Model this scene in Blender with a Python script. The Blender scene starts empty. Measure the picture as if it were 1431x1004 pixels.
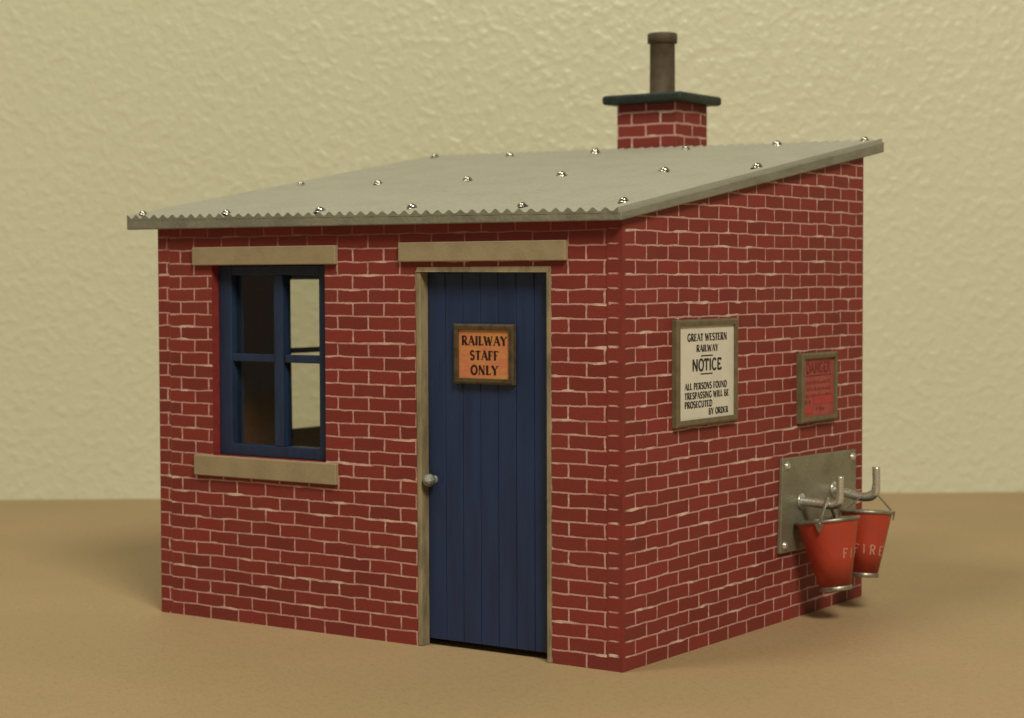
import bpy, math, random
from mathutils import Vector, Matrix
random.seed(7)
S = 0.00172            # one brick course (the working unit below) in metres
C = bpy.context.scene.collection
W, D, TH = 43.5, 38.25, 1.26
BL, XA, SA = 2.9353, 2.4558, 3.104

# ------------------------------------------------------------------ helpers
class MB:
    def __init__(s): s.v=[]; s.f=[]; s.uv=[]; s.mi=[]; s.sm=[]
    def poly(s, pts, uv=None, mi=0, smooth=False):
        n=len(s.v); s.v+= [tuple(p) for p in pts]; s.f.append(tuple(range(n,n+len(pts))))
        s.uv.append(uv if uv else [(0,0)]*len(pts)); s.mi.append(mi); s.sm.append(smooth)
    def box(s, a, b, mi=0, uvf=None):
        x0,y0,z0=a; x1,y1,z1=b
        F=[[(x0,y0,z0),(x1,y0,z0),(x1,y0,z1),(x0,y0,z1)],[(x1,y1,z0),(x0,y1,z0),(x0,y1,z1),(x1,y1,z1)],
           [(x0,y1,z0),(x0,y0,z0),(x0,y0,z1),(x0,y1,z1)],[(x1,y0,z0),(x1,y1,z0),(x1,y1,z1),(x1,y0,z1)],
           [(x0,y0,z1),(x1,y0,z1),(x1,y1,z1),(x0,y1,z1)],[(x0,y1,z0),(x1,y1,z0),(x1,y0,z0),(x0,y0,z0)]]
        for i,f in enumerate(F): s.poly(f, [uvf(p,i) for p in f] if uvf else None, mi)
    def tube(s, pts, r, n=10, mi=0, cap=True):
        pts=[Vector(p) for p in pts]; rs=r if isinstance(r,(list,tuple)) else [r]*len(pts)
        base=len(s.v); up=None
        for i,p in enumerate(pts):
            t=(pts[min(i+1,len(pts)-1)]-pts[max(i-1,0)]).normalized()
            if up is None:
                up=Vector((0,0,1)) if abs(t.z)<.9 else Vector((1,0,0))
            a=(up-t*up.dot(t)).normalized(); b=t.cross(a); up=a
            for k in range(n):
                q=2*math.pi*k/n; s.v.append(tuple(p+(a*math.cos(q)+b*math.sin(q))*rs[i]))
        for i in range(len(pts)-1):
            for k in range(n):
                k2=(k+1)%n
                s.f.append((base+i*n+k,base+i*n+k2,base+(i+1)*n+k2,base+(i+1)*n+k)); s.uv.append([(0,0)]*4); s.mi.append(mi); s.sm.append(True)
        if cap:
            for i in (0,len(pts)-1):
                ix=[base+i*n+k for k in range(n)]; 
                if i==0: ix=ix[::-1]
                s.f.append(tuple(ix)); s.uv.append([(0,0)]*n); s.mi.append(mi); s.sm.append(False)
    def lathe(s, prof, n=40, M=None, mi=0, closed=False):
        base=len(s.v)
        for (r,z) in prof:
            for k in range(n):
                q=2*math.pi*k/n; p=Vector((r*math.cos(q),r*math.sin(q),z)); s.v.append(tuple(M@p if M else p))
        m=len(prof)
        for i in range(m if closed else m-1):
            j=(i+1)%m
            for k in range(n):
                k2=(k+1)%n
                s.f.append((base+i*n+k,base+i*n+k2,base+j*n+k2,base+j*n+k)); s.uv.append([(0,0)]*4); s.mi.append(mi); s.sm.append(True)
    def build(s, name, mats, parent=None, origin=(0,0,0), bevel=0, autosmooth=False, seg=2):
        me=bpy.data.meshes.new(name)
        O=Vector(origin)
        me.from_pydata([tuple((Vector(v)-O)*S) for v in s.v],[],s.f)
        ul=me.uv_layers.new(name='uv')
        i=0
        for f in s.uv:
            for q in f: ul.data[i].uv=q; i+=1
        for p,mi,sm in zip(me.polygons,s.mi,s.sm): p.material_index=mi; p.use_smooth=sm
        for m in (mats if isinstance(mats,(list,tuple)) else [mats]): me.materials.append(m)
        me.update()
        o=bpy.data.objects.new(name,me); C.objects.link(o)
        if parent: 
            o.parent=parent; o.location=(O-Vector(parent['org']))*S
        else: o.location=O*S
        o['org']=tuple(O)
        if bevel:
            import bmesh
            b=bmesh.new(); b.from_mesh(me); bmesh.ops.remove_doubles(b,verts=b.verts,dist=1e-7); b.to_mesh(me); b.free()
            md=o.modifiers.new('bevel','BEVEL'); md.width=bevel*S; md.segments=seg; md.limit_method='ANGLE'; md.angle_limit=math.radians(35)
        return o
def empty(name, org):
    o=bpy.data.objects.new(name,None); C.objects.link(o); o.location=Vector(org)*S; o['org']=tuple(org); o.empty_display_size=.01
    return o
def tag(o, label, cat, group=None):
    o['label']=label; o['category']=cat
    if group: o['group']=group
    return o

# ------------------------------------------------------------------ materials
def mat(name):
    m=bpy.data.materials.new(name); m.use_nodes=True; nt=m.node_tree
    return m, nt, nt.nodes['Principled BSDF']
def N(nt, t, **k):
    n=nt.nodes.new(t)
    for a,b in k.items():
        if a=='inp':
            for i,v in b.items():
                if hasattr(v,'type') and hasattr(v,'is_output'): nt.links.new(v,n.inputs[i])
                else: n.inputs[i].default_value=v
        else: setattr(n,a,b)
    return n
def MA(nt, op, a, b=None, c=None, clamp=False):
    n=nt.nodes.new('ShaderNodeMath'); n.operation=op; n.use_clamp=clamp
    for i,v in enumerate((a,b,c)):
        if v is None: continue
        if hasattr(v,'is_output'): nt.links.new(v,n.inputs[i])
        else: n.inputs[i].default_value=v
    return n.outputs[0]
def sstep(nt, v, a, b, o0=0., o1=1.):
    n=nt.nodes.new('ShaderNodeMapRange'); n.interpolation_type='SMOOTHSTEP'; n.clamp=True
    nt.links.new(v,n.inputs[0])
    for i,x in zip((1,2,3,4),(a,b,o0,o1)):
        if hasattr(x,'is_output'): nt.links.new(x,n.inputs[i])
        else: n.inputs[i].default_value=x
    return n.outputs[0]
def mix(nt, f, a, b, mode='MIX'):
    n=nt.nodes.new('ShaderNodeMix'); n.data_type='RGBA'; n.blend_type=mode
    for i,v in zip((0,6,7),(f,a,b)):
        if hasattr(v,'is_output'): nt.links.new(v,n.inputs[i])
        elif i==0: n.inputs[0].default_value=v
        else: n.inputs[i].default_value=(*v,1)
    return n.outputs[2]
def objco(nt, sx=1, sy=1, sz=1):
    g=nt.nodes.new('ShaderNodeNewGeometry')
    v=N(nt,'ShaderNodeVectorMath',operation='MULTIPLY',inp={0:g.outputs['Position'],1:(sx/S,sy/S,sz/S)})
    return v.outputs[0]
def noise(nt, vec, scale, detail=2., rough=.5, dist=0., col=False):
    n=N(nt,'ShaderNodeTexNoise',inp={'Vector':vec,'Scale':scale,'Detail':detail,'Roughness':rough,'Distortion':dist})
    return n.outputs['Color' if col else 'Fac']
def bump(nt, h, dist, strength=1., normal=None):
    b=N(nt,'ShaderNodeBump',inp={'Height':h,'Distance':dist*S,'Strength':strength})
    if normal: nt.links.new(normal,b.inputs['Normal'])
    return b.outputs[0]

def brick_material(name, phase, brick, mortar, pale, lbl=1.0, edges=(), fm=.62, tk=1., vtop=99.):
    m,nt,P=mat(name)
    uvn=N(nt,'ShaderNodeUVMap',uv_map='uv').outputs[0]
    # hand-cut wobble of the joints
    w1=noise(nt,uvn,.45,1.,.5,0,True); w2=noise(nt,uvn,2.6,2.,.5,0,True)
    a=N(nt,'ShaderNodeVectorMath',operation='MULTIPLY_ADD',inp={0:w1,1:(.16,.20,0),2:uvn}).outputs[0]
    a=N(nt,'ShaderNodeVectorMath',operation='MULTIPLY_ADD',inp={0:w2,1:(.10,.07,0),2:a}).outputs[0]
    a=N(nt,'ShaderNodeVectorMath',operation='SUBTRACT',inp={0:a,1:(.13,.135,0)}).outputs[0]
    sp=N(nt,'ShaderNodeSeparateXYZ',inp={0:a}); u,v=sp.outputs[0],sp.outputs[1]
    row=MA(nt,'FLOOR',v); fv=MA(nt,'SUBTRACT',v,row)
    dh=MA(nt,'MINIMUM',fv,MA(nt,'SUBTRACT',1.,fv))
    par=MA(nt,'MULTIPLY',MA(nt,'MODULO',MA(nt,'ADD',row,200.),2.),.5)
    uu=MA(nt,'ADD',MA(nt,'DIVIDE',MA(nt,'SUBTRACT',u,phase),BL*lbl),par)
    col_=MA(nt,'FLOOR',uu); fu=MA(nt,'SUBTRACT',uu,col_)
    dv=MA(nt,'MULTIPLY',MA(nt,'MINIMUM',fu,MA(nt,'SUBTRACT',1.,fu)),BL*lbl)
    # thickness of the painted joints: long horizontal smears
    st=N(nt,'ShaderNodeVectorMath',operation='MULTIPLY',inp={0:uvn,1:(.22,1.05,1)}).outputs[0]
    tn=noise(nt,st,1.35,2.,.55)
    hf=noise(nt,uvn,7.,3.,.6)
    smear=sstep(nt,tn,.56,.70)
    th=MA(nt,'ADD',.056*tk,MA(nt,'MULTIPLY',smear,.055)); th=MA(nt,'ADD',th,MA(nt,'MULTIPLY',MA(nt,'SUBTRACT',hf,.5),.09))
    tv=MA(nt,'ADD',.070*tk,MA(nt,'MULTIPLY',MA(nt,'SUBTRACT',noise(nt,uvn,1.9,2.),.5),.10))
    mh=sstep(nt,dh,MA(nt,'ADD',th,.028),MA(nt,'SUBTRACT',th,.01)); mv=sstep(nt,dv,MA(nt,'ADD',tv,.028),MA(nt,'SUBTRACT',tv,.01))
    fade=sstep(nt,noise(nt,uvn,.8,3.,.6),.30,.56,fm,1.)
    v0=N(nt,'ShaderNodeSeparateXYZ',inp={0:uvn}).outputs[1]
    if lbl==1.0: mh=MA(nt,'MULTIPLY',mh,sstep(nt,v0,.35,.45))     # no bed joint along the bottom edge
    full=MA(nt,'MAXIMUM',mh,mv)
    fade=MA(nt,'MULTIPLY',fade,sstep(nt,v0,vtop,vtop-1.3,.30,1.))
    # paint stops short of the outer corners
    sp0=N(nt,'ShaderNodeSeparateXYZ',inp={0:uvn}); u0=sp0.outputs[0]
    for (e,sgn,wd) in edges:
        dd=MA(nt,'MULTIPLY',MA(nt,'SUBTRACT',u0,e),sgn)
        dd=MA(nt,'ADD',dd,MA(nt,'MULTIPLY',MA(nt,'SUBTRACT',hf,.5),.35))
        full=MA(nt,'MULTIPLY',full,sstep(nt,dd,wd*.35,wd*1.0))
    paint=MA(nt,'MULTIPLY',full,fade)
    # bricks
    cid=N(nt,'ShaderNodeCombineXYZ',inp={0:col_,1:row}).outputs[0]
    wn=N(nt,'ShaderNodeTexWhiteNoise',noise_dimensions='2D',inp={'Vector':cid}).outputs['Value']
    c1=mix(nt,MA(nt,'MULTIPLY',wn,.9),tuple(x*1.08 for x in brick),tuple(x*y for x,y in zip(brick,(.74,.82,.90))))
    c1=mix(nt,sstep(nt,noise(nt,uvn,.22,2.),.35,.7,0,.5),c1,tuple(x*y for x,y in zip(brick,(.95,1.25,1.10))))
    c1=mix(nt,sstep(nt,noise(nt,uvn,3.,4.,.7),.45,.8,0,.45),c1,tuple(x*.72 for x in brick))
    c1=mix(nt,sstep(nt,noise(nt,uvn,9.,2.,.7),.70,.80,0,.35),c1,mortar)
    mc=mix(nt,sstep(nt,hf,.35,.7,0,.5),mortar,tuple(x*y for x,y in zip(mortar,(.8,.66,.62))))
    mc=mix(nt,MA(nt,'MULTIPLY',smear,.8),mc,pale)
    c=mix(nt,paint,c1,mc)
    nt.links.new(c,P.inputs['Base Color'])
    P.inputs['Roughness'].default_value=.62
    P.inputs['Specular IOR Level'].default_value=.35
    h=MA(nt,'ADD',MA(nt,'MULTIPLY',full,-1.),MA(nt,'MULTIPLY',noise(nt,uvn,6.,3.,.6),.5))
    nt.links.new(bump(nt,h,.07,.8),P.inputs['Normal'])
    return m
BR=(.238,.032,.026); MO=(.60,.33,.30); PA=(.76,.58,.49)
m_front=brick_material('brick_front',XA,BR,MO,PA,1.,((0,1,.12),),.62,1.,30.)
m_side=brick_material('brick_side',SA,tuple(x*1.0 for x in BR),MO,PA,1.,((0,1,.55),(D,-1,.2)))
m_end=brick_material('brick_end',XA-.12,BR,MO,PA,1.,((42.22,1,.3),(W,-1,.5)),.62,1.,30.)
m_chim=brick_material('brick_chimney',.08,BR,MO,PA,1.03,(),.9,1.25)
def plain(name, col, rough=.6, var=.15, vs=1., metal=0., bh=.03, bs=4., spec=.4, sx=1,sy=1,sz=1, col2=None):
    m,nt,P=mat(name); co=objco(nt,sx,sy,sz)
    n=noise(nt,co,vs,4.,.6); c2=col2 or tuple(x*(1-2.2*var) for x in col)
    nt.links.new(mix(nt,sstep(nt,n,.35,.72),col,c2),P.inputs['Base Color'])
    P.inputs['Metallic'].default_value=metal; P.inputs['Specular IOR Level'].default_value=spec
    nt.links.new(sstep(nt,noise(nt,co,vs*2.3,3.),.3,.7,max(0,rough-.08),min(1,rough+.08)),P.inputs['Roughness'])
    if bh: nt.links.new(bump(nt,noise(nt,co,bs,4.,.6),bh,.8),P.inputs['Normal'])
    return m
m_red=plain('red_reveal',(.25,.032,.028),.6,.1,2.,bh=.04)
m_inner=plain('brown_card_inside',(.25,.13,.08),.85,.25,.35,bh=.05,bs=2.,col2=(.36,.075,.045))
m_stone=plain('beige_painted_wood',(.35,.275,.17),.7,.07,.5,bh=.03,bs=5.)
m_jamb=plain('beige_frame_paint',(.34,.27,.165),.6,.22,.9,bh=.05,bs=6.,sz=.3)
m_blue=plain('dark_blue_paint',(.019,.037,.092),.45,.15,1.2,bh=.03,bs=5.,sz=.25,spec=.4)
m_door=plain('door_blue_paint',(.018,.036,.108),.45,.12,.9,bh=.035,bs=6.,sz=.12,spec=.45)
m_dark=plain('dark_gap',(.012,.012,.014),.9,.1,1.,bh=0)
m_cap=plain('dark_green_slate_paint',(.022,.036,.032),.5,.2,1.3,bh=.06,bs=4.)
m_pot=plain('brown_clay_paint',(.115,.083,.055),.65,.15,1.,bh=.05,bs=6.)
m_sheet,nt,P=mat('grey_roof_sheet_paint')
co=objco(nt); n1=noise(nt,co,.25,3.,.6)
c=mix(nt,sstep(nt,n1,.35,.7),(.40,.385,.33),(.365,.36,.31))
lines=noise(nt,objco(nt,.25,3.2,3.2),2.2,3.,.7)
c=mix(nt,sstep(nt,lines,.45,.75,0,.35),c,(.29,.27,.225))
nt.links.new(c,P.inputs['Base Color']); P.inputs['Roughness'].default_value=.55; P.inputs['Specular IOR Level'].default_value=.35
nt.links.new(bump(nt,lines,.06,.8),P.inputs['Normal'])
m_board=plain('grey_roof_edge_shaded',(.245,.232,.185),.55,.12,.6,bh=.08,bs=3.,sy=.4)  # roof grey, deepened in colour to stand for shade on the front edge
m_chrome=plain('polished_bolt_metal',(.60,.58,.53),.24,.05,1.,1.,bh=0)
m_steel=plain('bright_wire_steel',(.72,.72,.66),.30,.05,1.5,.78,bh=.03,bs=4.)
m_wire=plain('dull_wire_steel',(.62,.59,.50),.38,.1,2.,1.,bh=.03,bs=6.)
m_knob=plain('worn_silver_knob',(.36,.36,.33),.42,.2,2.,.5,bh=.4,bs=2.6)
m_rim=plain('grey_metal_rim',(.42,.39,.33),.42,.2,2.,.8,bh=.04,bs=5.)
m_bucket=plain('fire_bucket_red',(.46,.052,.024),.42,.12,.7,bh=.03,bs=3.,spec=.5,col2=(.40,.05,.03))
m_bin=plain('bucket_inside_grey',(.12,.09,.07),.6,.2,1.,bh=0)
m_white=plain('white_letter_paint',(.60,.36,.29),.7,.25,3.,bh=0,col2=(.55,.2,.15))
m_ink=plain('black_lettering_ink',(.030,.026,.018),.7,.1,2.,bh=0)
m_ink2=plain('dark_brown_lettering_ink',(.035,.012,.008),.6,.1,2.,bh=0)
m_redink=plain('faded_dark_red_ink',(.26,.040,.034),.6,.25,3.,bh=0)
m_frame=plain('brown_olive_sign_frame',(.17,.135,.078),.55,.12,1.2,bh=.03,bs=5.)
m_frame2=plain('dark_bronze_sign_frame',(.10,.070,.038),.5,.25,1.5,bh=.05,bs=5.)
m_paper=plain('cream_notice_card',(.72,.68,.60),.5,.04,.5,bh=.01)
m_redcard=plain('red_notice_card',(.40,.085,.075),.6,.2,1.4,bh=.02,col2=(.33,.07,.055))
m_redblock=plain('bright_red_label',(.47,.055,.055),.6,.08,1.4,bh=0)
m_copper,nt,P=mat('orange_wood_grain_card')
co=objco(nt,.6,1,2.2); n1=noise(nt,co,1.1,4.,.65,.6)
c=mix(nt,sstep(nt,n1,.38,.66),(.60,.20,.10),(.62,.28,.085)); c=mix(nt,sstep(nt,noise(nt,co,2.6,4.,.7,1.),.5,.75,0,.6),c,(.40,.085,.05))
nt.links.new(c,P.inputs['Base Color']); P.inputs['Roughness'].default_value=.45
# zinc plate with speckle
m_plate,nt,P=mat('speckled_zinc_plate'); co=objco(nt)
n1=noise(nt,co,.35,3.); sp_=noise(nt,co,4.5,3.,.8)
c=mix(nt,sstep(nt,n1,.35,.7),(.33,.31,.235),(.25,.22,.165)); c=mix(nt,sstep(nt,sp_,.60,.75),c,(.62,.59,.48))
nt.links.new(c,P.inputs['Base Color']); P.inputs['Metallic'].default_value=.55
nt.links.new(sstep(nt,sp_,.4,.75,.5,.28),P.inputs['Roughness']); nt.links.new(bump(nt,sp_,.07,.7),P.inputs['Normal'])
# glass
m_glass=bpy.data.materials.new('clear_window_acetate'); m_glass.use_nodes=True; nt=m_glass.node_tree; nt.nodes.clear()
o_=N(nt,'ShaderNodeOutputMaterial'); tr=N(nt,'ShaderNodeBsdfTransparent',inp={0:(.93,.93,.90,1)}); gl=N(nt,'ShaderNodeBsdfGlossy',inp={'Roughness':.06})
mx=N(nt,'ShaderNodeMixShader',inp={0:.035,1:tr.outputs[0],2:gl.outputs[0]}); nt.links.new(mx.outputs[0],o_.inputs[0])
# table: brown hardboard
m_table,nt,P=mat('brown_hardboard'); co=objco(nt)
n1=noise(nt,co,.035,3.,.5); n2=noise(nt,objco(nt,.8,.8,1),2.0,5.,.7); n3=noise(nt,N(nt,'ShaderNodeVectorRotate',rotation_type='Z_AXIS',inp={'Vector':objco(nt),'Angle':.6}).outputs[0],1.,2.)
vr=N(nt,'ShaderNodeVectorRotate',rotation_type='Z_AXIS',inp={'Vector':objco(nt),'Angle':.62}); vs=N(nt,'ShaderNodeVectorMath',operation='MULTIPLY',inp={0:vr.outputs[0],1:(.8,1.9,1)})
fib=noise(nt,vs.outputs[0],1.6,5.,.75)
c=mix(nt,sstep(nt,n1,.35,.65),(.44,.308,.18),(.40,.29,.16))
c=mix(nt,sstep(nt,n2,.45,.75,0,.4),c,(.32,.22,.12)); c=mix(nt,sstep(nt,fib,.50,.72,0,.45),c,(.25,.165,.085)); c=mix(nt,sstep(nt,noise(nt,objco(nt),5.,2.,.6),.55,.75,0,.45),c,(.24,.155,.08))
c=mix(nt,sstep(nt,noise(nt,vs.outputs[0],3.2,3.,.7),.66,.8,0,.4),c,(.50,.37,.20))
nt.links.new(c,P.inputs['Base Color']); P.inputs['Roughness'].default_value=.6; P.inputs['Specular IOR Level'].default_value=.3
nt.links.new(bump(nt,MA(nt,'ADD',n2,fib),.09,.6),P.inputs['Normal'])
# room wall: orange-peel paint
m_wall,nt,P=mat('orange_peel_cream_paint'); co=objco(nt)
d1=noise(nt,co,.5,2.,.5,0,True)
cw=N(nt,'ShaderNodeVectorMath',operation='MULTIPLY_ADD',inp={0:d1,1:(.8,.8,.8),2:co}).outputs[0]
a1=noise(nt,cw,.92,.9,.4,.15); a2=noise(nt,cw,2.0,2.,.5); 
hh=MA(nt,'ADD',sstep(nt,a1,.38,.80),MA(nt,'MULTIPLY',sstep(nt,a2,.42,.72),.25))
P.inputs['Base Color'].default_value=(.63,.585,.41,1)
cc=mix(nt,sstep(nt,noise(nt,co,.02,2.),.35,.65),(.69,.675,.52),(.665,.655,.485))
nt.links.new(cc,P.inputs['Base Color'])
P.inputs['Roughness'].default_value=.37; P.inputs['Specular IOR Level'].default_value=.5
nt.links.new(bump(nt,hh,.20,.33),P.inputs['Normal'])

# ------------------------------------------------------------------ setting
A=Vector((-73.57,46.26,0)); B=Vector((26.82,122.29,0)); dr=(B-A).normalized(); nr=Vector((dr.y,-dr.x,0))   # wall foot line, nr faces the camera
p0=A-dr*260; p1=B+dr*320
mb=MB(); t0=-2.5
q=[p0+Vector((0,0,0)),p1,p1+nr*420,p0+nr*420]
for z0,z1 in ((t0,0.),):
    b=[Vector((p.x,p.y,z0)) for p in q]; t=[Vector((p.x,p.y,z1)) for p in q]
    mb.poly([t[0],t[3],t[2],t[1]]); mb.poly([b[0],b[1],b[2],b[3]])
    for i in range(4):
        j=(i+1)%4; mb.poly([b[i],t[i],t[j],b[j]])
tb=mb.build('tabletop',m_table); tb['kind']='structure'
mb=MB(); w0=p0-nr*.02; w1=p1-nr*.02; bk=-nr*6
mb.poly([w0+Vector((0,0,-60)),w1+Vector((0,0,-60)),w1+Vector((0,0,260)),w0+Vector((0,0,260))])
e=[w0+bk,w1+bk]
mb.poly([e[1]+Vector((0,0,-60)),e[0]+Vector((0,0,-60)),e[0]+Vector((0,0,260)),e[1]+Vector((0,0,260))])
mb.poly([w0+Vector((0,0,260)),w1+Vector((0,0,260)),e[1]+Vector((0,0,260)),e[0]+Vector((0,0,260))])
mb.poly([e[0]+Vector((0,0,-60)),w0+Vector((0,0,-60)),w0+Vector((0,0,260)),e[0]+Vector((0,0,260))])
mb.poly([w1+Vector((0,0,-60)),e[1]+Vector((0,0,-60)),e[1]+Vector((0,0,260)),w1+Vector((0,0,260))])
wl=mb.build('wall',m_wall); wl['kind']='structure'

# ------------------------------------------------------------------ shed
shed=tag(empty('shed',(W/2,D/2,0)),'model red brick hut with blue plank door, grey corrugated roof and chimney','model building')
RC=dict(fl=(-2.55,-.95,30.71,31.83),fr=(44.0,-.95,30.585,31.42),br=(44.0,41.3,37.27,38.35),bl=(-3.0,40.7,37.63,38.73))
def roofp(u,v,top=True,h=0.):
    p=Vector((0,0,0))
    for k,w in (('fl',(1-u)*(1-v)),('fr',u*(1-v)),('br',u*v),('bl',(1-u)*v)):
        a=RC[k]; p+=w*Vector((a[0],a[1],a[3] if top else a[2]))
    p.z+=h; return p
def roofz(x,y):            # underside height
    u=(x+2.75)/46.75; v=(y+.95)/42.1
    return roofp(u,v,False).z-.012
# front wall: grid of cells with the window and door openings left out
def wall_x(xs,zs,y0,y1,holes,top,uvm,mi_face,mi_rev,mi_in):
    mb=MB(); nx,nz=len(xs)-1,len(zs)-1
    solid=lambda i,j: 0<=i<nx and 0<=j<nz and (i,j) not in holes
    def P(i,j,y):
        z=zs[j] if j<nz else top(xs[i],y)
        return (xs[i],y,z)
    for i in range(nx):
        for j in range(nz):
            if not solid(i,j): continue
            f=[P(i,j,y0),P(i+1,j,y0),P(i+1,j+1,y0),P(i,j+1,y0)]; mb.poly(f,[(p[0],p[2]) for p in f],mi_face)
            mb.poly([P(i+1,j,y1),P(i,j,y1),P(i,j+1,y1),P(i+1,j+1,y1)],None,mi_in)
            if not solid(i-1,j): mb.poly([P(i,j,y1),P(i,j,y0),P(i,j+1,y0),P(i,j+1,y1)],None,mi_rev)
            if not solid(i+1,j): mb.poly([P(i+1,j,y0),P(i+1,j,y1),P(i+1,j+1,y1),P(i+1,j+1,y0)],None,mi_rev)
            if not solid(i,j+1): mb.poly([P(i,j+1,y0),P(i+1,j+1,y0),P(i+1,j+1,y1),P(i,j+1,y1)],None,mi_rev)
            if not solid(i,j-1): mb.poly([P(i,j,y1),P(i+1,j,y1),P(i+1,j,y0),P(i,j,y0)],None,mi_rev)
    return mb
WX0,WX1,WZ0,WZ1=5.80,17.36,12.95,27.83
DX0,DX1,DZ1=26.02,37.72,27.62
xs=[TH,WX0,WX1,DX0,DX1,W-TH]; zs=[0,WZ0,DZ1,WZ1,31]
holes={(1,1),(1,2),(3,0),(3,1)}
mb=wall_x(xs,zs,0.0,TH,holes,lambda x,y:roofz(x,y),None,0,1,2)
mb.build('wall',[m_front,m_red,m_inner],shed)
# back wall
mb=wall_x([TH,W-TH],[0,31],D-TH,D,set(),lambda x,y:roofz(x,y),None,2,1,2)
for i,f in enumerate(mb.f): pass
mb.mi=[0 if k==1 else (1 if mb.mi[k]==1 else 2) for k in range(len(mb.mi))]
mb.build('wall',[m_front,m_red,m_inner],shed)
# side walls (along y)
def wall_y(x0,x1,ys,zs,holes,faceout,mats,name='wall'):
    mb=MB(); ny,nz=len(ys)-1,len(zs)-1
    solid=lambda i,j: 0<=i<ny and 0<=j<nz and (i,j) not in holes
    def P(x,i,j): return (x,ys[i],zs[j] if j<nz else roofz(x,ys[i]))
    for i in range(ny):
        for j in range(nz):
            if not solid(i,j): continue
            for x,out in ((x0,-1),(x1,1)):
                f=[P(x,i,j),P(x,i+1,j),P(x,i+1,j+1),P(x,i,j+1)]
                if out<0: f=f[::-1]
                mb.poly(f,[(p[1],p[2]) for p in f],0 if out==faceout else 3)
            if not solid(i-1,j):
                f=[P(x0,i,j),P(x1,i,j),P(x1,i,j+1),P(x0,i,j+1)]; mb.poly(f,[(p[0],p[2]-.09) for p in f],1 if i==0 else 2)
            if not solid(i+1,j): f=[P(x1,i+1,j),P(x0,i+1,j),P(x0,i+1,j+1),P(x1,i+1,j+1)]; mb.poly(f,None,2)
            if not solid(i,j+1): mb.poly([P(x0,i,j+1),P(x1,i,j+1),P(x1,i+1,j+1),P(x0,i+1,j+1)],None,2)
            if not solid(i,j-1): mb.poly([P(x0,i+1,j),P(x1,i+1,j),P(x1,i,j),P(x0,i,j)],None,2)
    return mb.build(name,mats,shed)
wall_y(W-TH+.02,W,[-.035,D],[0,31],set(),1,[m_side,m_end,m_red,m_inner])
m_end2=brick_material('brick_end_left',XA,BR,MO,PA,1.,((.0,1,.05),),.45,1.,30.)
wall_y(0,TH-.02,[-.02,14.1,27.0,D],[0,13.2,27.4,31],{(1,1)},-1,[m_side,m_end2,m_red,m_inner])

# roof
NX,NY=46,26
mb=MB()
def rp(u,v,top,h=0): return roofp(u,v,top,h)
c=[rp(0,0,0),rp(1,0,0),rp(1,1,0),rp(0,1,0)]; t=None
n=8
grid=lambda top,h:[[rp(i/n,j/n,top,h) for i in range(n+1)] for j in range(n+1)]
gb,gt=grid(0,0),grid(1,-.21)
for j in range(n):
    for i in range(n):
        mb.poly([gt[j][i],gt[j][i+1],gt[j+1][i+1],gt[j+1][i]]); mb.poly([gb[j][i],gb[j+1][i],gb[j+1][i+1],gb[j][i+1]])
for i in range(n):
    mb.poly([gb[0][i],gb[0][i+1],gt[0][i+1],gt[0][i]]); mb.poly([gb[n][i+1],gb[n][i],gt[n][i],gt[n][i+1]])
    mb.poly([gb[i+1][0],gb[i][0],gt[i][0],gt[i+1][0]]); mb.poly([gb[i][n],gb[i+1][n],gt[i+1][n],gt[i][n]])
roof=mb.build('roof',m_board,shed,origin=(W/2,D/2,34),bevel=.10)
# corrugated sheet on the board
mb=MB(); K=8; cols=NX*K
def wave(k):
    ph=2*math.pi*k/K; s=math.cos(ph); return (0.5+0.5*s)**1.15
rows=[]
for j in range(NY+1):
    v=j/NY; r=[]
    for i in range(cols+1):
        u=.0015+(.9935)*i/cols; jj=.0018*math.sin(i*.37)
        vv=v if 0<j<NY else (v-.0004+jj*.1 if j==0 else v+.002)
        r.append(rp(u,vv,1,-.195+.275*wave(i)+.012*math.sin(i*.9+j*2.3)))
    rows.append(r)
base=len(mb.v)
for r in rows: mb.v+= [tuple(p) for p in r]
w_=cols+1
for j in range(NY):
    for i in range(cols):
        mb.f.append((base+j*w_+i,base+j*w_+i+1,base+(j+1)*w_+i+1,base+(j+1)*w_+i)); mb.uv.append([(0,0)]*4); mb.mi.append(0); mb.sm.append(True)
# underside skirt
for i in range(cols):
    for j,sg in ((0,1),(NY,-1)):
        a,b=rows[j][i],rows[j][i+1]; a2,b2=Vector((a.x,a.y,roofp(i/cols,j/NY,1,-.33).z)),Vector((b.x,b.y,roofp((i+1)/cols,j/NY,1,-.33).z))
        f=[a2,b2,b,a]; mb.poly(f if sg>0 else f[::-1],None,1)  # front and rear cut ends take the darker grey as painted shade
for j in range(NY):
    for i,sg in ((0,1),(cols,-1)):
        a,b=rows[j][i],rows[j+1][i]; a2=Vector((a.x,a.y,roofp(i/cols,j/NY,1,-.33).z)); b2=Vector((b.x,b.y,roofp(i/cols,(j+1)/NY,1,-.33).z))
        f=[a,b,b2,a2]; mb.poly(f if sg>0 else f[::-1],None,0)
mb.build('roof_sheet',[m_sheet,m_board],roof)
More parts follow.
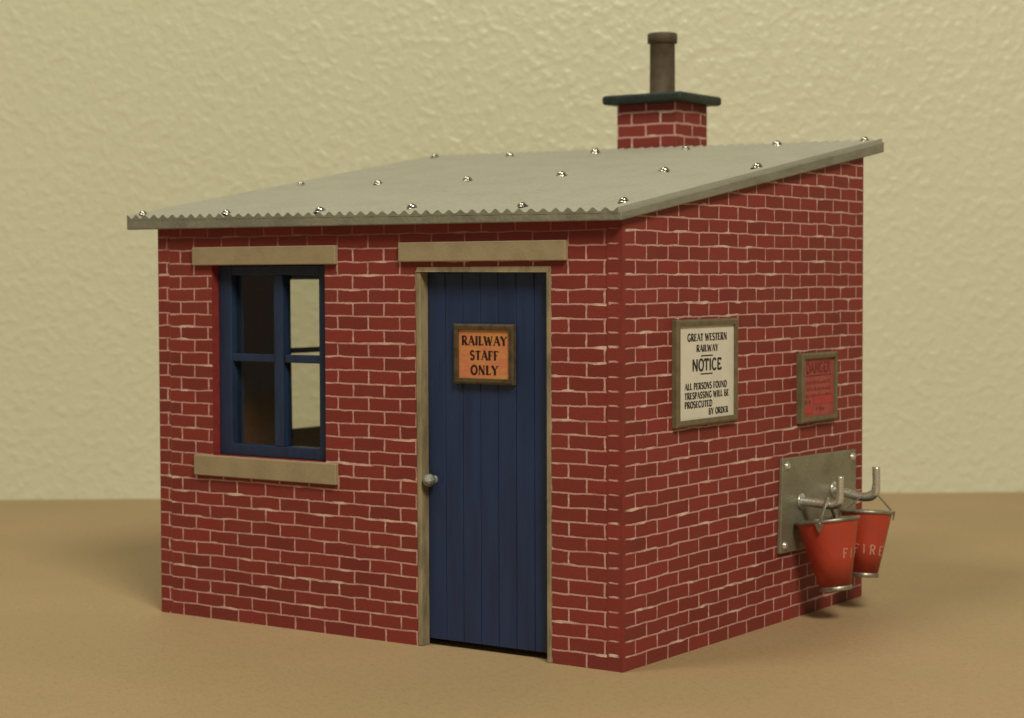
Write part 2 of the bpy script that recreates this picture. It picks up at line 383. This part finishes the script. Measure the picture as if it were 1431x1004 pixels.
# bolt heads
BP=[(.026,.016),(.224,.012),(.423,.018),(.594,.040),(.805,.036),(.962,.075),(.045,.459),(.247,.433),(.432,.454),(.604,.497),(.797,.520),(.965,.532),(.032,.953),(.234,.925),(.433,.925),(.625,.940),(.803,.965),(.968,.985)]
mb=MB(); R=.40
prof=[(R*1.25,-.06),(R*1.2,.03),(R*.98,.07)]+[(R*math.cos(a),.06+R*.95*math.sin(a)) for a in [i*math.pi/2/7 for i in range(8)]]
prof[-1]=(0.004,prof[-1][1])
mb.lathe(prof,18)
first=None
for u,v in BP:
    p=roofp(u,v,True,.0)
    if first is None:
        b=mb.build('bolt',m_chrome,None); first=b
    else:
        b=first.copy(); C.objects.link(b)
    b.parent=roof; b.location=(p-Vector(roof['org']))*S
    b.rotation_euler=(math.radians(9)+random.uniform(-.12,.12),random.uniform(-.12,.12),random.uniform(0,6))
    k=random.uniform(.85,1.08); b.scale=(k,k,k*random.uniform(.9,1.1))

# chimney (brick stack rising behind the rear eave)
CX0,CX1,CY0,CY1,CZ=17.51,23.80,41.40,47.03,42.60
mb=MB()
def cuv(p,i):
    v=(p[2]-41.82)/1.105
    if i==0: return (p[0]-CX0,v)
    if i==3: return (p[1]-CY0+CX1-CX0,v)
    if i==1: return (CX1-p[0]+13,v)
    return (p[1]-CY0+3,v)
mb.box((CX0,CY0,0),(CX1,CY1,CZ),0,cuv)
ch=mb.build('chimney',m_chim,shed,origin=(20.65,44.2,0),bevel=.04)
mb=MB(); mb.box((16.42,40.38,CZ+.002),(24.86,48.05,CZ+.86)); mb.build('chimney_cap',m_cap,ch,bevel=.30,seg=4)
mb=MB(); z0,z1=CZ+.86,49.22
M=Matrix.Translation(Vector((20.68,44.2,0)))
mb.lathe([(1.30,z0-.05),(1.24,z0+.12),(1.17,z0+.3),(1.15,z1-.98),(1.20,z1-.93),(1.37,z1-.90),(1.38,z1-.12),(1.33,z1-.03),(1.25,z1),(1.02,z1-.02),(.95,z1-.15),(.93,z0+.2)],48,M)
mb.build('chimney_pot',m_pot,ch)

# lintels and sill
def slab(name,a,b,bev=.07):
    mb=MB(); mb.box(a,b); return mb.build(name,m_stone,shed,bevel=bev)
slab('lintel',(4.0,-.34,27.84),(18.62,.45,29.26))
slab('lintel',(24.58,-.34,27.97),(39.1,.45,29.38))
slab('window_sill',(4.0,-.34,11.33),(18.55,.74,12.93))

# window
def window_frame(mk,bars):
    pass
FY0,FY1=.75,2.1
win=MB()
WB=.72
fz0,fz1=WZ0+.02,WZ1-.02
win.box((WX0+.03,FY0,fz0),(WX0+1.35,FY1,fz1))                  # left stile
win.box((WX1-1.25,FY0,fz0),(WX1-.03,FY1,fz1))                  # right stile
win.box((WX0+1.35,FY0+.02,27.05),(WX1-1.25,FY1,fz1))             # head
win.box((WX0+1.35,FY0+.02,fz0),(WX1-1.25,FY1,13.85))            # bottom rail
win.box((11.55,FY0+.01,13.85),(12.45,FY1-.35,27.05))             # mullion
win.box((WX0+1.35,FY0+.10,20.33),(11.50,FY1-.45,20.93))
win.box((12.58,FY0+.10,20.33),(WX1-1.25,FY1-.45,20.93))
wf=win.build('window',m_blue,shed,bevel=.07)
mb=MB(); 
for a,b in (((7.15,13.85),(11.5,20.33)),((12.58,13.85),(16.11,20.33)),((7.15,20.93),(11.5,27.05)),((12.58,20.93),(16.11,27.05))):
    mb=MB(); mb.box((a[0]-.02,1.30,a[1]-.02),(b[0]+.02,1.36,b[1]+.02)); mb.build('pane',m_glass,wf)
# window in the far side wall
mb=MB()
mb.box((.25,14.12,13.22),(1.05,14.72,27.38)); mb.box((.25,26.35,13.22),(1.05,26.98,27.38))
mb.box((.27,14.72,26.7),(1.05,26.35,27.38)); mb.box((.27,14.72,13.22),(1.05,26.35,13.80))
mb.box((.3,14.72,20.35),(1.0,26.35,20.80)); mb.box((.28,21.0,13.80),(1.0,21.6,20.35)); mb.box((.28,21.0,20.80),(1.0,21.6,26.7))
wf2=mb.build('window',m_blue,shed,bevel=.05)
mb=MB(); mb.box((.6,14.7,13.75),(.66,26.4,26.75)); mb.build('pane',m_glass,wf2)

# door frame and door
mb=MB(); fw=.36; dp=.92
mb.box((DX0+.02,-.06,0),(DX0+.02+fw,dp,DZ1-.02-fw)); mb.box((DX1-.02-fw,-.06,0),(DX1-.02,dp,DZ1-.02-fw)); mb.box((DX0+.02,-.06,DZ1-.02-fw),(DX1-.02,dp,DZ1-.02))
mb.build('door_frame',m_jamb,shed,bevel=.07)
dx0,dx1=DX0+.02+fw+.03,DX1-.02-fw-.03; n=7; pw=(dx1-dx0)/n
mb=MB(); g=.055
pts=[]
x=dx0
prof=[]
for i in range(n):
    a=dx0+i*pw; b=a+pw; yy=.80+random.uniform(-.012,.012)
    prof+= [(a,.80+.09),(a+g,yy),(b-g,yy)]
prof.append((dx1,.80+.09))
zb,zt=.52,DZ1-.45
for (x0,y0),(x1,y1) in zip(prof,prof[1:]):
    mb.poly([(x0,y0,zb),(x1,y1,zb),(x1,y1,zt),(x0,y0,zt)])
mb.poly([(dx1,1.2,zb),(dx0,1.2,zb),(dx0,1.2,zt),(dx1,1.2,zt)])
mb.poly([(dx0,.89,zb),(dx0,.89,zt),(dx0,1.2,zt),(dx0,1.2,zb)]); mb.poly([(dx1,.89,zb),(dx1,1.2,zb),(dx1,1.2,zt),(dx1,.89,zt)])
mb.poly([(p[0],p[1],zb) for p in prof][::-1]+[(dx0,1.2,zb),(dx1,1.2,zb)]); mb.poly([(p[0],p[1],zt) for p in prof]+[(dx1,1.2,zt),(dx0,1.2,zt)])
door=mb.build('door',m_door,shed,origin=(dx0,1.,0))
mb=MB(); kx,kz=26.98,12.15
M=Matrix.Translation(Vector((kx,.80,kz)))@Matrix.Rotation(math.pi/2,4,'X')
pr=[(.30,-.02),(.28,.10),(.16,.14),(.16,.24)]+[(.47*math.cos(a),.66+.48*math.sin(a)) for a in [math.radians(t) for t in range(-65,90,12)]]+[(.004,1.14)]
mb.lathe(pr,24,M); mb.build('door_knob',m_knob,door)
# plain dark floor sheet inside, seen under the door gap
mb=MB(); mb.box((TH+.02,2.6,.02),(W-TH-.02,D-TH-.02,.30)); mb.build('base',m_inner,shed)

# ------------------------------------------------------------------ stroke lettering
def arc(cx,cy,rx,ry,a0,a1,n=9): return [(cx+rx*math.cos(math.radians(a0+(a1-a0)*i/n)),cy+ry*math.sin(math.radians(a0+(a1-a0)*i/n))) for i in range(n+1)]
G={ # width, strokes (points, weight: 2 thick / 1 thin), serif points (x,y)
'A':(.74,[([(.06,0),(.36,1)],1),([(.36,1),(.68,0)],2),([(.17,.34),(.56,.34)],1)],[(.06,0),(.68,0)]),
'B':(.64,[([(.14,0),(.14,1)],2),([(.14,1)]+arc(.32,.75,.22,.25,90,-90)+[(.14,.5)],1),([(.14,.5)]+arc(.34,.25,.24,.25,90,-90)+[(.14,0)],1.5)],[(.14,0),(.14,1)]),
'C':(.70,[(arc(.38,.5,.30,.5,45,315,14),1.7)],[]),
'D':(.72,[([(.14,0),(.14,1)],2),([(.14,1)]+arc(.30,.5,.36,.5,90,-90,12)+[(.14,0)],1.5)],[(.14,0),(.14,1)]),
'E':(.60,[([(.14,0),(.14,1)],2),([(.14,.97),(.54,.97),(.54,.84)],1),([(.14,.5),(.44,.5)],1),([(.14,.03),(.56,.03),(.56,.17)],1)],[(.14,0),(.14,1)]),
'F':(.56,[([(.14,0),(.14,1)],2),([(.14,.97),(.52,.97),(.52,.84)],1),([(.14,.5),(.42,.5)],1)],[(.14,0),(.14,1)]),
'G':(.74,[(arc(.38,.5,.30,.5,45,300,14)+[(.62,.12),(.62,.42)],1.7),([(.46,.42),(.68,.42)],1)],[]),
'H':(.74,[([(.14,0),(.14,1)],2),([(.60,0),(.60,1)],2),([(.14,.5),(.60,.5)],1)],[(.14,0),(.14,1),(.6,0),(.6,1)]),
'I':(.30,[([(.15,0),(.15,1)],2)],[(.15,0),(.15,1)]),
'L':(.56,[([(.14,0),(.14,1)],2),([(.14,.03),(.52,.03),(.52,.2)],1)],[(.14,0),(.14,1)]),
'N':(.78,[([(.12,0),(.12,1)],1),([(.12,1),(.64,0)],2),([(.64,0),(.64,1)],1)],[(.12,0),(.12,1),(.64,1)]),
'O':(.76,[(arc(.38,.5,.31,.5,0,360,20),1.7)],[]),
'P':(.60,[([(.14,0),(.14,1)],2),([(.14,1)]+arc(.32,.73,.22,.27,90,-90)+[(.14,.46)],1.3)],[(.14,0),(.14,1)]),
'R':(.68,[([(.14,0),(.14,1)],2),([(.14,1)]+arc(.32,.75,.22,.25,90,-90)+[(.14,.5)],1.3),([(.32,.5),(.60,0)],2)],[(.14,0),(.14,1),(.62,0)]),
'S':(.56,[(arc(.28,.75,.19,.24,35,270,10)+arc(.28,.25,.20,.25,90,-145,10),1.6)],[]),
'T':(.62,[([(.31,0),(.31,1)],2),([(.05,.84),(.05,.97),(.57,.97),(.57,.84)],1)],[(.31,0)]),
'U':(.72,[([(.14,1),(.14,.3)]+arc(.36,.3,.22,.3,180,360,10)+[(.58,1)],1.6)],[(.14,1),(.58,1)]),
'W':(1.0,[([(.06,1),(.28,0)],2),([(.28,0),(.48,.9)],1),([(.48,.9),(.70,0)],2),([(.70,0),(.92,1)],1)],[(.06,1),(.92,1)]),
'Y':(.70,[([(.06,1),(.35,.48)],2),([(.64,1),(.35,.48)],1),([(.35,.48),(.35,0)],2)],[(.35,0),(.06,1),(.64,1)]),
}
def text_polys(txt,wt=.075,serif=True,thin=.6,gap=.06,space=.40):
    """flat list of convex polygons in (x, y), text height 1, and the total width"""
    polys=[]; x=0
    for chh in txt:
        if chh==' ': x+=space; continue
        w,st,sf=G[chh]
        for pts,k in st:
            t=wt*(k if k>1 else thin*1.15)/2 if serif else wt*.9
            if not serif: t=wt*.95
            for (a,b) in zip(pts,pts[1:]):
                dx,dy=b[0]-a[0],b[1]-a[1]; L=math.hypot(dx,dy)
                if L<1e-6: continue
                nx,ny=-dy/L*t,dx/L*t; ex,ey=dx/L*t*.35,dy/L*t*.35
                polys.append([(x+a[0]+nx-ex,a[1]+ny-ey),(x+a[0]-nx-ex,a[1]-ny-ey),(x+b[0]-nx+ex,b[1]-ny+ey),(x+b[0]+nx+ex,b[1]+ny+ey)])
        if serif:
            for (sx,sy) in sf:
                yy=.03 if sy<.5 else .97
                polys.append([(x+sx-.13,yy-.03),(x+sx+.13,yy-.03),(x+sx+.13,yy+.03),(x+sx-.13,yy+.03)])
        x+=w+gap
    return polys,x-gap
def put(mb,polys,fn,mi=0):
    for k,pl in enumerate(polys):
        a=sum(pl[i][0]*pl[(i+1)%len(pl)][1]-pl[(i+1)%len(pl)][0]*pl[i][1] for i in range(len(pl)))
        if a<0: pl=pl[::-1]
        mb.poly([fn(px,py,(k%7)*.0016) for px,py in pl],None,mi)
def line(mb,txt,x0,x1,y,h,place,**k):
    pl,w=text_polys(txt,**k); sx=(x1-x0)/w
    put(mb,[[(x0+p[0]*sx,y+p[1]*h) for p in q] for q in pl],place)

def sign(name,label,u0,u1,z0,z1,fwid,thick,rec,place,mframe,mpanel,org):
    """framed board; place(u, z, out) -> point"""
    t=tag(empty(name,org),label,'sign')
    mb=MB(); o=[(u0,z0),(u1,z0),(u1,z1),(u0,z1)]; i_=[(u0+fwid,z0+fwid),(u1-fwid,z0+fwid),(u1-fwid,z1-fwid),(u0+fwid,z1-fwid)]
    e=fwid*.35; m_=[(u0+e,z0+e),(u1-e,z0+e),(u1-e,z1-e),(u0+e,z1-e)]
    for k in range(4):
        j=(k+1)%4
        mb.poly([place(*o[k],0),place(*o[j],0),place(*o[j],thick*.8),place(*o[k],thick*.8)])
        mb.poly([place(*o[k],thick*.8),place(*o[j],thick*.8),place(*m_[j],thick),place(*m_[k],thick)])
        mb.poly([place(*m_[k],thick),place(*m_[j],thick),place(*i_[j],thick*.93),place(*i_[k],thick*.93)])
        mb.poly([place(*i_[k],thick*.93),place(*i_[j],thick*.93),place(*i_[j],rec-.03),place(*i_[k],rec-.03)])
    mb.poly([place(*p,0) for p in o][::-1])
    mb.build('frame',mframe,t,bevel=.03)
    mb=MB(); q=i_
    mb.poly([place(*p,rec) for p in q]); mb.poly([place(*p,rec-.06) for p in q][::-1])
    for k in range(4):
        j=(k+1)%4; mb.poly([place(*q[k],rec-.06),place(*q[j],rec-.06),place(*q[j],rec),place(*q[k],rec)])
    pn=mb.build('panel',mpanel,t)
    return t,pn
# door sign
pf=lambda u,z,o:(u,.79-o,z)
t,pn=sign('door_sign','small orange board in a dark frame reading RAILWAY STAFF ONLY on the blue door',28.98,34.25,19.22,23.52,.42,.42,.24,pf,m_frame2,m_copper,(31.6,.79,19.2))
mb=MB(); pl3=lambda u,z,e:pf(u,z,.255+e)
line(mb,'RAILWAY',29.66,33.60,22.02,.62,pl3,wt=.125,gap=.09); line(mb,'STAFF',30.40,32.88,20.98,.62,pl3,wt=.125,gap=.09); line(mb,'ONLY',30.46,32.84,19.93,.62,pl3,wt=.125,gap=.09)
mb.build('lettering',m_ink2,pn)
# notices on the side wall
ps=lambda u,z,o:(W+o,u,z)
t,pn=sign('notice_board','tall cream railway notice with black lettering in a brown frame on the brick side wall',6.55,15.60,16.18,23.80,.48,.50,.30,ps,m_frame,m_paper,(W,11,16.3))
mb=MB(); pl3=lambda u,z,e:ps(u,z,.315+e)
line(mb,'GREAT WESTERN',8.25,14.05,22.26,.50,pl3,wt=.13); line(mb,'RAILWAY',9.55,12.75,21.48,.46,pl3,wt=.13)
put(mb,[[(10.2,21.12),(11.95,21.12),(11.95,21.21),(10.2,21.21)],[(10.15,19.82),(11.9,19.82),(11.9,19.91),(10.15,19.91)]],pl3)
line(mb,'NOTICE',8.95,13.2,20.12,.80,pl3,wt=.10,serif=False)
line(mb,'ALL PERSONS FOUND',7.85,14.05,18.80,.44,pl3,wt=.13); line(mb,'TRESPASSING WILL BE',7.85,14.35,18.14,.44,pl3,wt=.13)
line(mb,'PROSECUTED',7.85,11.85,17.50,.44,pl3,wt=.13); line(mb,'BY ORDER',11.35,14.25,16.92,.42,pl3,wt=.13)
mb.build('lettering',m_ink,pn)
t,pn=sign('warning_sign','small red warning notice with faded lettering in a deep olive frame',25.95,32.35,15.28,20.78,.44,.62,.36,ps,m_frame,m_redcard,(W,29,15.3))
mb=MB(); pl3=lambda u,z,e:ps(u,z,.375+e)
line(mb,'DANGER',26.95,31.35,19.20,.80,pl3,wt=.12,serif=False)
put(mb,[[(26.75,18.92),(31.55,18.92),(31.55,19.03),(26.75,19.03)]],pl3)
rr=random.Random(3)
for z,x0,x1 in ((18.30,26.9,31.4),(17.78,27.1,31.3),(17.28,26.9,31.4),(16.2,28.7,30.2),(16.75,26.8,27.9)):
    x=x0
    while x<x1-.1:       # worn print, too faint to read
        w=rr.uniform(.12,.3)
        put(mb,[[(x,z),(x+w,z+rr.uniform(-.03,.03)),(x+w*.9,z+rr.uniform(.12,.34)),(x,z+rr.uniform(.12,.34))]],pl3); x+=w+rr.uniform(.05,.25)
mb.build('lettering',m_redink,pn)
mb=MB(); put(mb,[[(28.2,16.68),(31.65,16.68),(31.65,17.32),(28.2,17.32)],[(26.62,15.95),(28.1,15.95),(28.1,16.6),(26.62,16.6)]],lambda u,z,e:ps(u,z,.39+e)); mb.build('label_patch',m_redblock,pn)

# ------------------------------------------------------------------ bucket rack
rack=tag(empty('bucket_rack',(W,29,5)),'square zinc plate with two steel hooks screwed to the brick side wall above the tabletop','hook rack')
mb=MB(); X0,X1=W+.01,W+.36
q=[(22.62,5.42),(36.35,5.15),(36.30,12.55),(23.05,12.78)]
o=[(X1,)+p for p in q]; bq=[(X0,)+p for p in q]
mb.poly(o); mb.poly(bq[::-1])
for k in range(4):
    j=(k+1)%4; mb.poly([bq[k],bq[j],o[j],o[k]])
mb.build('plate',m_plate,rack,bevel=.08)
mb0=MB(); prr=[(.34,-.02),(.33,.05)]+[(.30*math.cos(a),.05+.20*math.sin(a)) for a in [i*math.pi/12 for i in range(7)]]; prr[-1]=(.004,prr[-1][1])
for yy,zz in ((23.75,12.15),(35.6,11.95),(23.35,6.0),(35.6,5.8)):
    mb=MB(); mb.lathe(prr,16,Matrix.Translation(Vector((X1,yy,zz)))@Matrix.Rotation(math.pi/2,4,'Y')); mb.build('rivet',m_steel,rack)
def smooth(pts,n=6):
    P=[Vector(p) for p in pts]; out=[]
    for i in range(len(P)-1):
        a,b,c,d=P[max(i-1,0)],P[i],P[i+1],P[min(i+2,len(P)-1)]
        for k in range(n):
            t=k/n; out.append(.5*((2*b)+(c-a)*t+(2*a-5*b+4*c-d)*t*t+(3*b-a-3*c+d)*t**3))
    out.append(P[-1]); return out
def hook(y,pts,r):
    mb=MB(); mb.tube(smooth([(p[0],y+p[2] if len(p)>2 else y,p[1]) for p in pts],6),r,14)
    mb.lathe([(.02,.0),(.62,.0),(.66,.05),(.62,.14),(.36,.2)],22,Matrix.Translation(Vector((X1,y,pts[0][1])))@Matrix.Rotation(math.pi/2,4,'Y'))
    mb.build('hook',m_steel,rack)
hook(26.1,[(X1-.02,9.18),(44.6,9.16),(45.6,9.10),(46.5,9.05),(47.05,9.25),(47.2,9.9),(47.22,11.35)],[.36]*20+[.33]*10+[.29]*7)
hook(32.0,[(X1-.02,9.60),(44.8,9.42),(45.8,9.18),(46.8,9.15),(47.4,9.40),(47.58,10.0),(47.58,11.62)],[.36]*22+[.34]*9+[.31]*6)

cam_az=math.atan2(-.82,.57)
def bucket(top,bot,r1,r0,lug_dir,apex,label,text_az,depth,wire):
    top=Vector(top); bot=Vector(bot); ax=(top-bot).normalized(); H=(top-bot).length
    z=ax; x=Vector((1,0,0)); x=(x-z*x.dot(z)).normalized(); y=z.cross(x)
    M=Matrix.Translation(bot)@Matrix((x,y,z)).transposed().to_4x4()
    t=tag(empty('fire_bucket',tuple(bot)),label,'bucket','red fire buckets hanging from the hook rack')
    mb=MB()
    mb.lathe([(.02,.10),(r0*.9,.10),(r0,.05),(r0+(r1-r0)*.5,H*.5),(r1,H)],56,M,0)
    mb.lathe([(r1-.07,H),(r0+(r1-r0)*.5-.08,H*.5),(r0-.1,.2),(.02,.2)],56,M,1)
    mb.build('body',[m_bucket,m_bin],t)
    mb=MB(); w=.14
    mb.lathe([(r1-.07,H-.12),(r1+.05,H-.12),(r1+.13,H-.05),(r1+.13,H+.10),(r1+.04,H+.17),(r1-.07,H+.12)],56,M,0,True); mb.build('rim',m_rim,t)
    mb=MB(); mb.lathe([(r0-.12,-.14),(r0+.05,-.14),(r0+.09,-.08),(r0+.12,.20),(r0+.03,.24),(r0-.12,.1)],48,M,0,True); mb.build('foot_ring',m_rim,t)
    # handle
    L=Vector((lug_dir[0],lug_dir[1],0)).normalized()
    a=M@Vector((0,0,H))+L*(r1+.10); b=M@Vector((0,0,H))-L*(r1+.10)
    ap=Vector(apex)
    a=a+Vector((0,0,-.05)); b=b+Vector((0,0,-.05))
    mid1=a.lerp(ap,.72)+Vector((0,0,.10)); mid2=b.lerp(ap,.72)+Vector((0,0,.10))
    mb=MB(); mb.tube(smooth([a,a.lerp(mid1,.5),mid1,ap,mid2,b.lerp(mid2,.5),b],6),wire,10); mb.build('handle',m_wire,t)
    for s,pnt in ((1,a),(-1,b)):
        mb=MB(); sd=Vector((-L.y,L.x,0)); c0=pnt+L*s*.02
        f=[c0+sd*.36+Vector((0,0,.12)),c0-sd*.36+Vector((0,0,.12)),c0-L*s*.10-sd*.06+Vector((0,0,-.62)),c0-L*s*.10+sd*.06+Vector((0,0,-.62))]
        g=[p+L*s*.10 for p in f]
        mb.poly(g if s>0 else g[::-1]); mb.poly(f[::-1] if s>0 else f)
        for k in range(4):
            j=(k+1)%4; mb.poly([f[k],f[j],g[j],g[k]])
        mb.build('lug',m_rim,t)
    # FIRE, brushed on round the body
    mb=MB(); pl,w=text_polys('FIRE',wt=.062,serif=False,gap=.36)
    hh=.72; zc=H-depth
    def wrap(px,py,e):
        tilt=.06*(px-w/2)
        zz=zc+(py-.5)*hh-tilt; r=r0+(r1-r0)*zz/H+.022+e
        an=text_az+(px-w/2)*.62*1.30/ (r0+(r1-r0)*zc/H)
        return M@Vector((r*math.cos(an),r*math.sin(an),zz))
    # split polys for curvature
    put(mb,pl,wrap); mb.build('lettering',m_white,t)
    return t
bucket((46.15,26.1,7.82),(46.96,25.94,2.58),2.40,1.18,(.2,-.98),(46.15,26.1,9.52),'nearer red bucket, overlapping the other, its FIRE lettering partly turned out of sight',cam_az+math.radians(60),2.65,.15)
bucket((46.77,32.0,7.95),(46.87,31.46,2.93),2.02,1.02,(.86,.50),(47.25,32.05,9.66),'farther red bucket by the hut back edge, FIRE lettering fully readable',cam_az+math.radians(2),2.95,.07)

# ------------------------------------------------------------------ light and camera
sc=bpy.context.scene
wd=bpy.data.worlds.new('World'); sc.world=wd; wd.use_nodes=True; nt=wd.node_tree
bg=nt.nodes['Background']
tc=N(nt,'ShaderNodeTexCoord'); sz=N(nt,'ShaderNodeSeparateXYZ',inp={0:tc.outputs['Generated']})
f=sstep(nt,sz.outputs[2],-.2,.9)
nt.links.new(mix(nt,f,(1.0,.93,.73),(.46,.43,.34)),bg.inputs['Color']); bg.inputs['Strength'].default_value=.17
def area(loc,target,size,power,col):
    l=bpy.data.lights.new('ceiling_lamp','AREA'); l.shape='DISK'; l.size=size*S; l.energy=power; l.color=col
    o=bpy.data.objects.new('ceiling_lamp',l); C.objects.link(o); loc=Vector(loc); o.location=loc*S
    d=(Vector(target)-loc).normalized(); o.rotation_euler=d.to_track_quat('-Z','Y').to_euler(); return o
tgt=Vector((20,20,15)); d=Vector((.79*math.cos(math.radians(41)),-.61*math.cos(math.radians(41)),math.sin(math.radians(41))))
area(tgt+d*420,tgt,120,3.55,(1,.94,.73))
d2=Vector((-.42,-.91,1.95)).normalized()
area(tgt+d2*430,tgt,110,1.45,(1,.94,.73))

cam=bpy.data.cameras.new('camera'); co=bpy.data.objects.new('camera',cam); C.objects.link(co)
X,Y,Z,yaw,pit,rol,f=112.2813,-112.0468,26.8035,-.6073,-.0417,-.0031,2724.2612
co.location=Vector((X,Y,Z))*S
fwd=Vector((math.sin(yaw)*math.cos(pit),math.cos(yaw)*math.cos(pit),math.sin(pit))); r=Vector((math.cos(yaw),-math.sin(yaw),0)); u=r.cross(fwd)
r2=r*math.cos(rol)+u*math.sin(rol); u2=-r*math.sin(rol)+u*math.cos(rol)
co.rotation_euler=Matrix((r2,u2,-fwd)).transposed().to_euler()
cam.sensor_fit='HORIZONTAL'; cam.sensor_width=36; cam.lens=36*f/1431; cam.clip_start=.005; cam.clip_end=20
cam.dof.use_dof=True; cam.dof.focus_distance=135*S; cam.dof.aperture_fstop=62
sc.camera=co
sc.view_settings.view_transform='Standard'; sc.view_settings.look='None'; sc.view_settings.exposure=0; sc.view_settings.gamma=1
sc.render.engine='CYCLES'
for o in bpy.data.objects:
    if 'org' in o: del o['org']
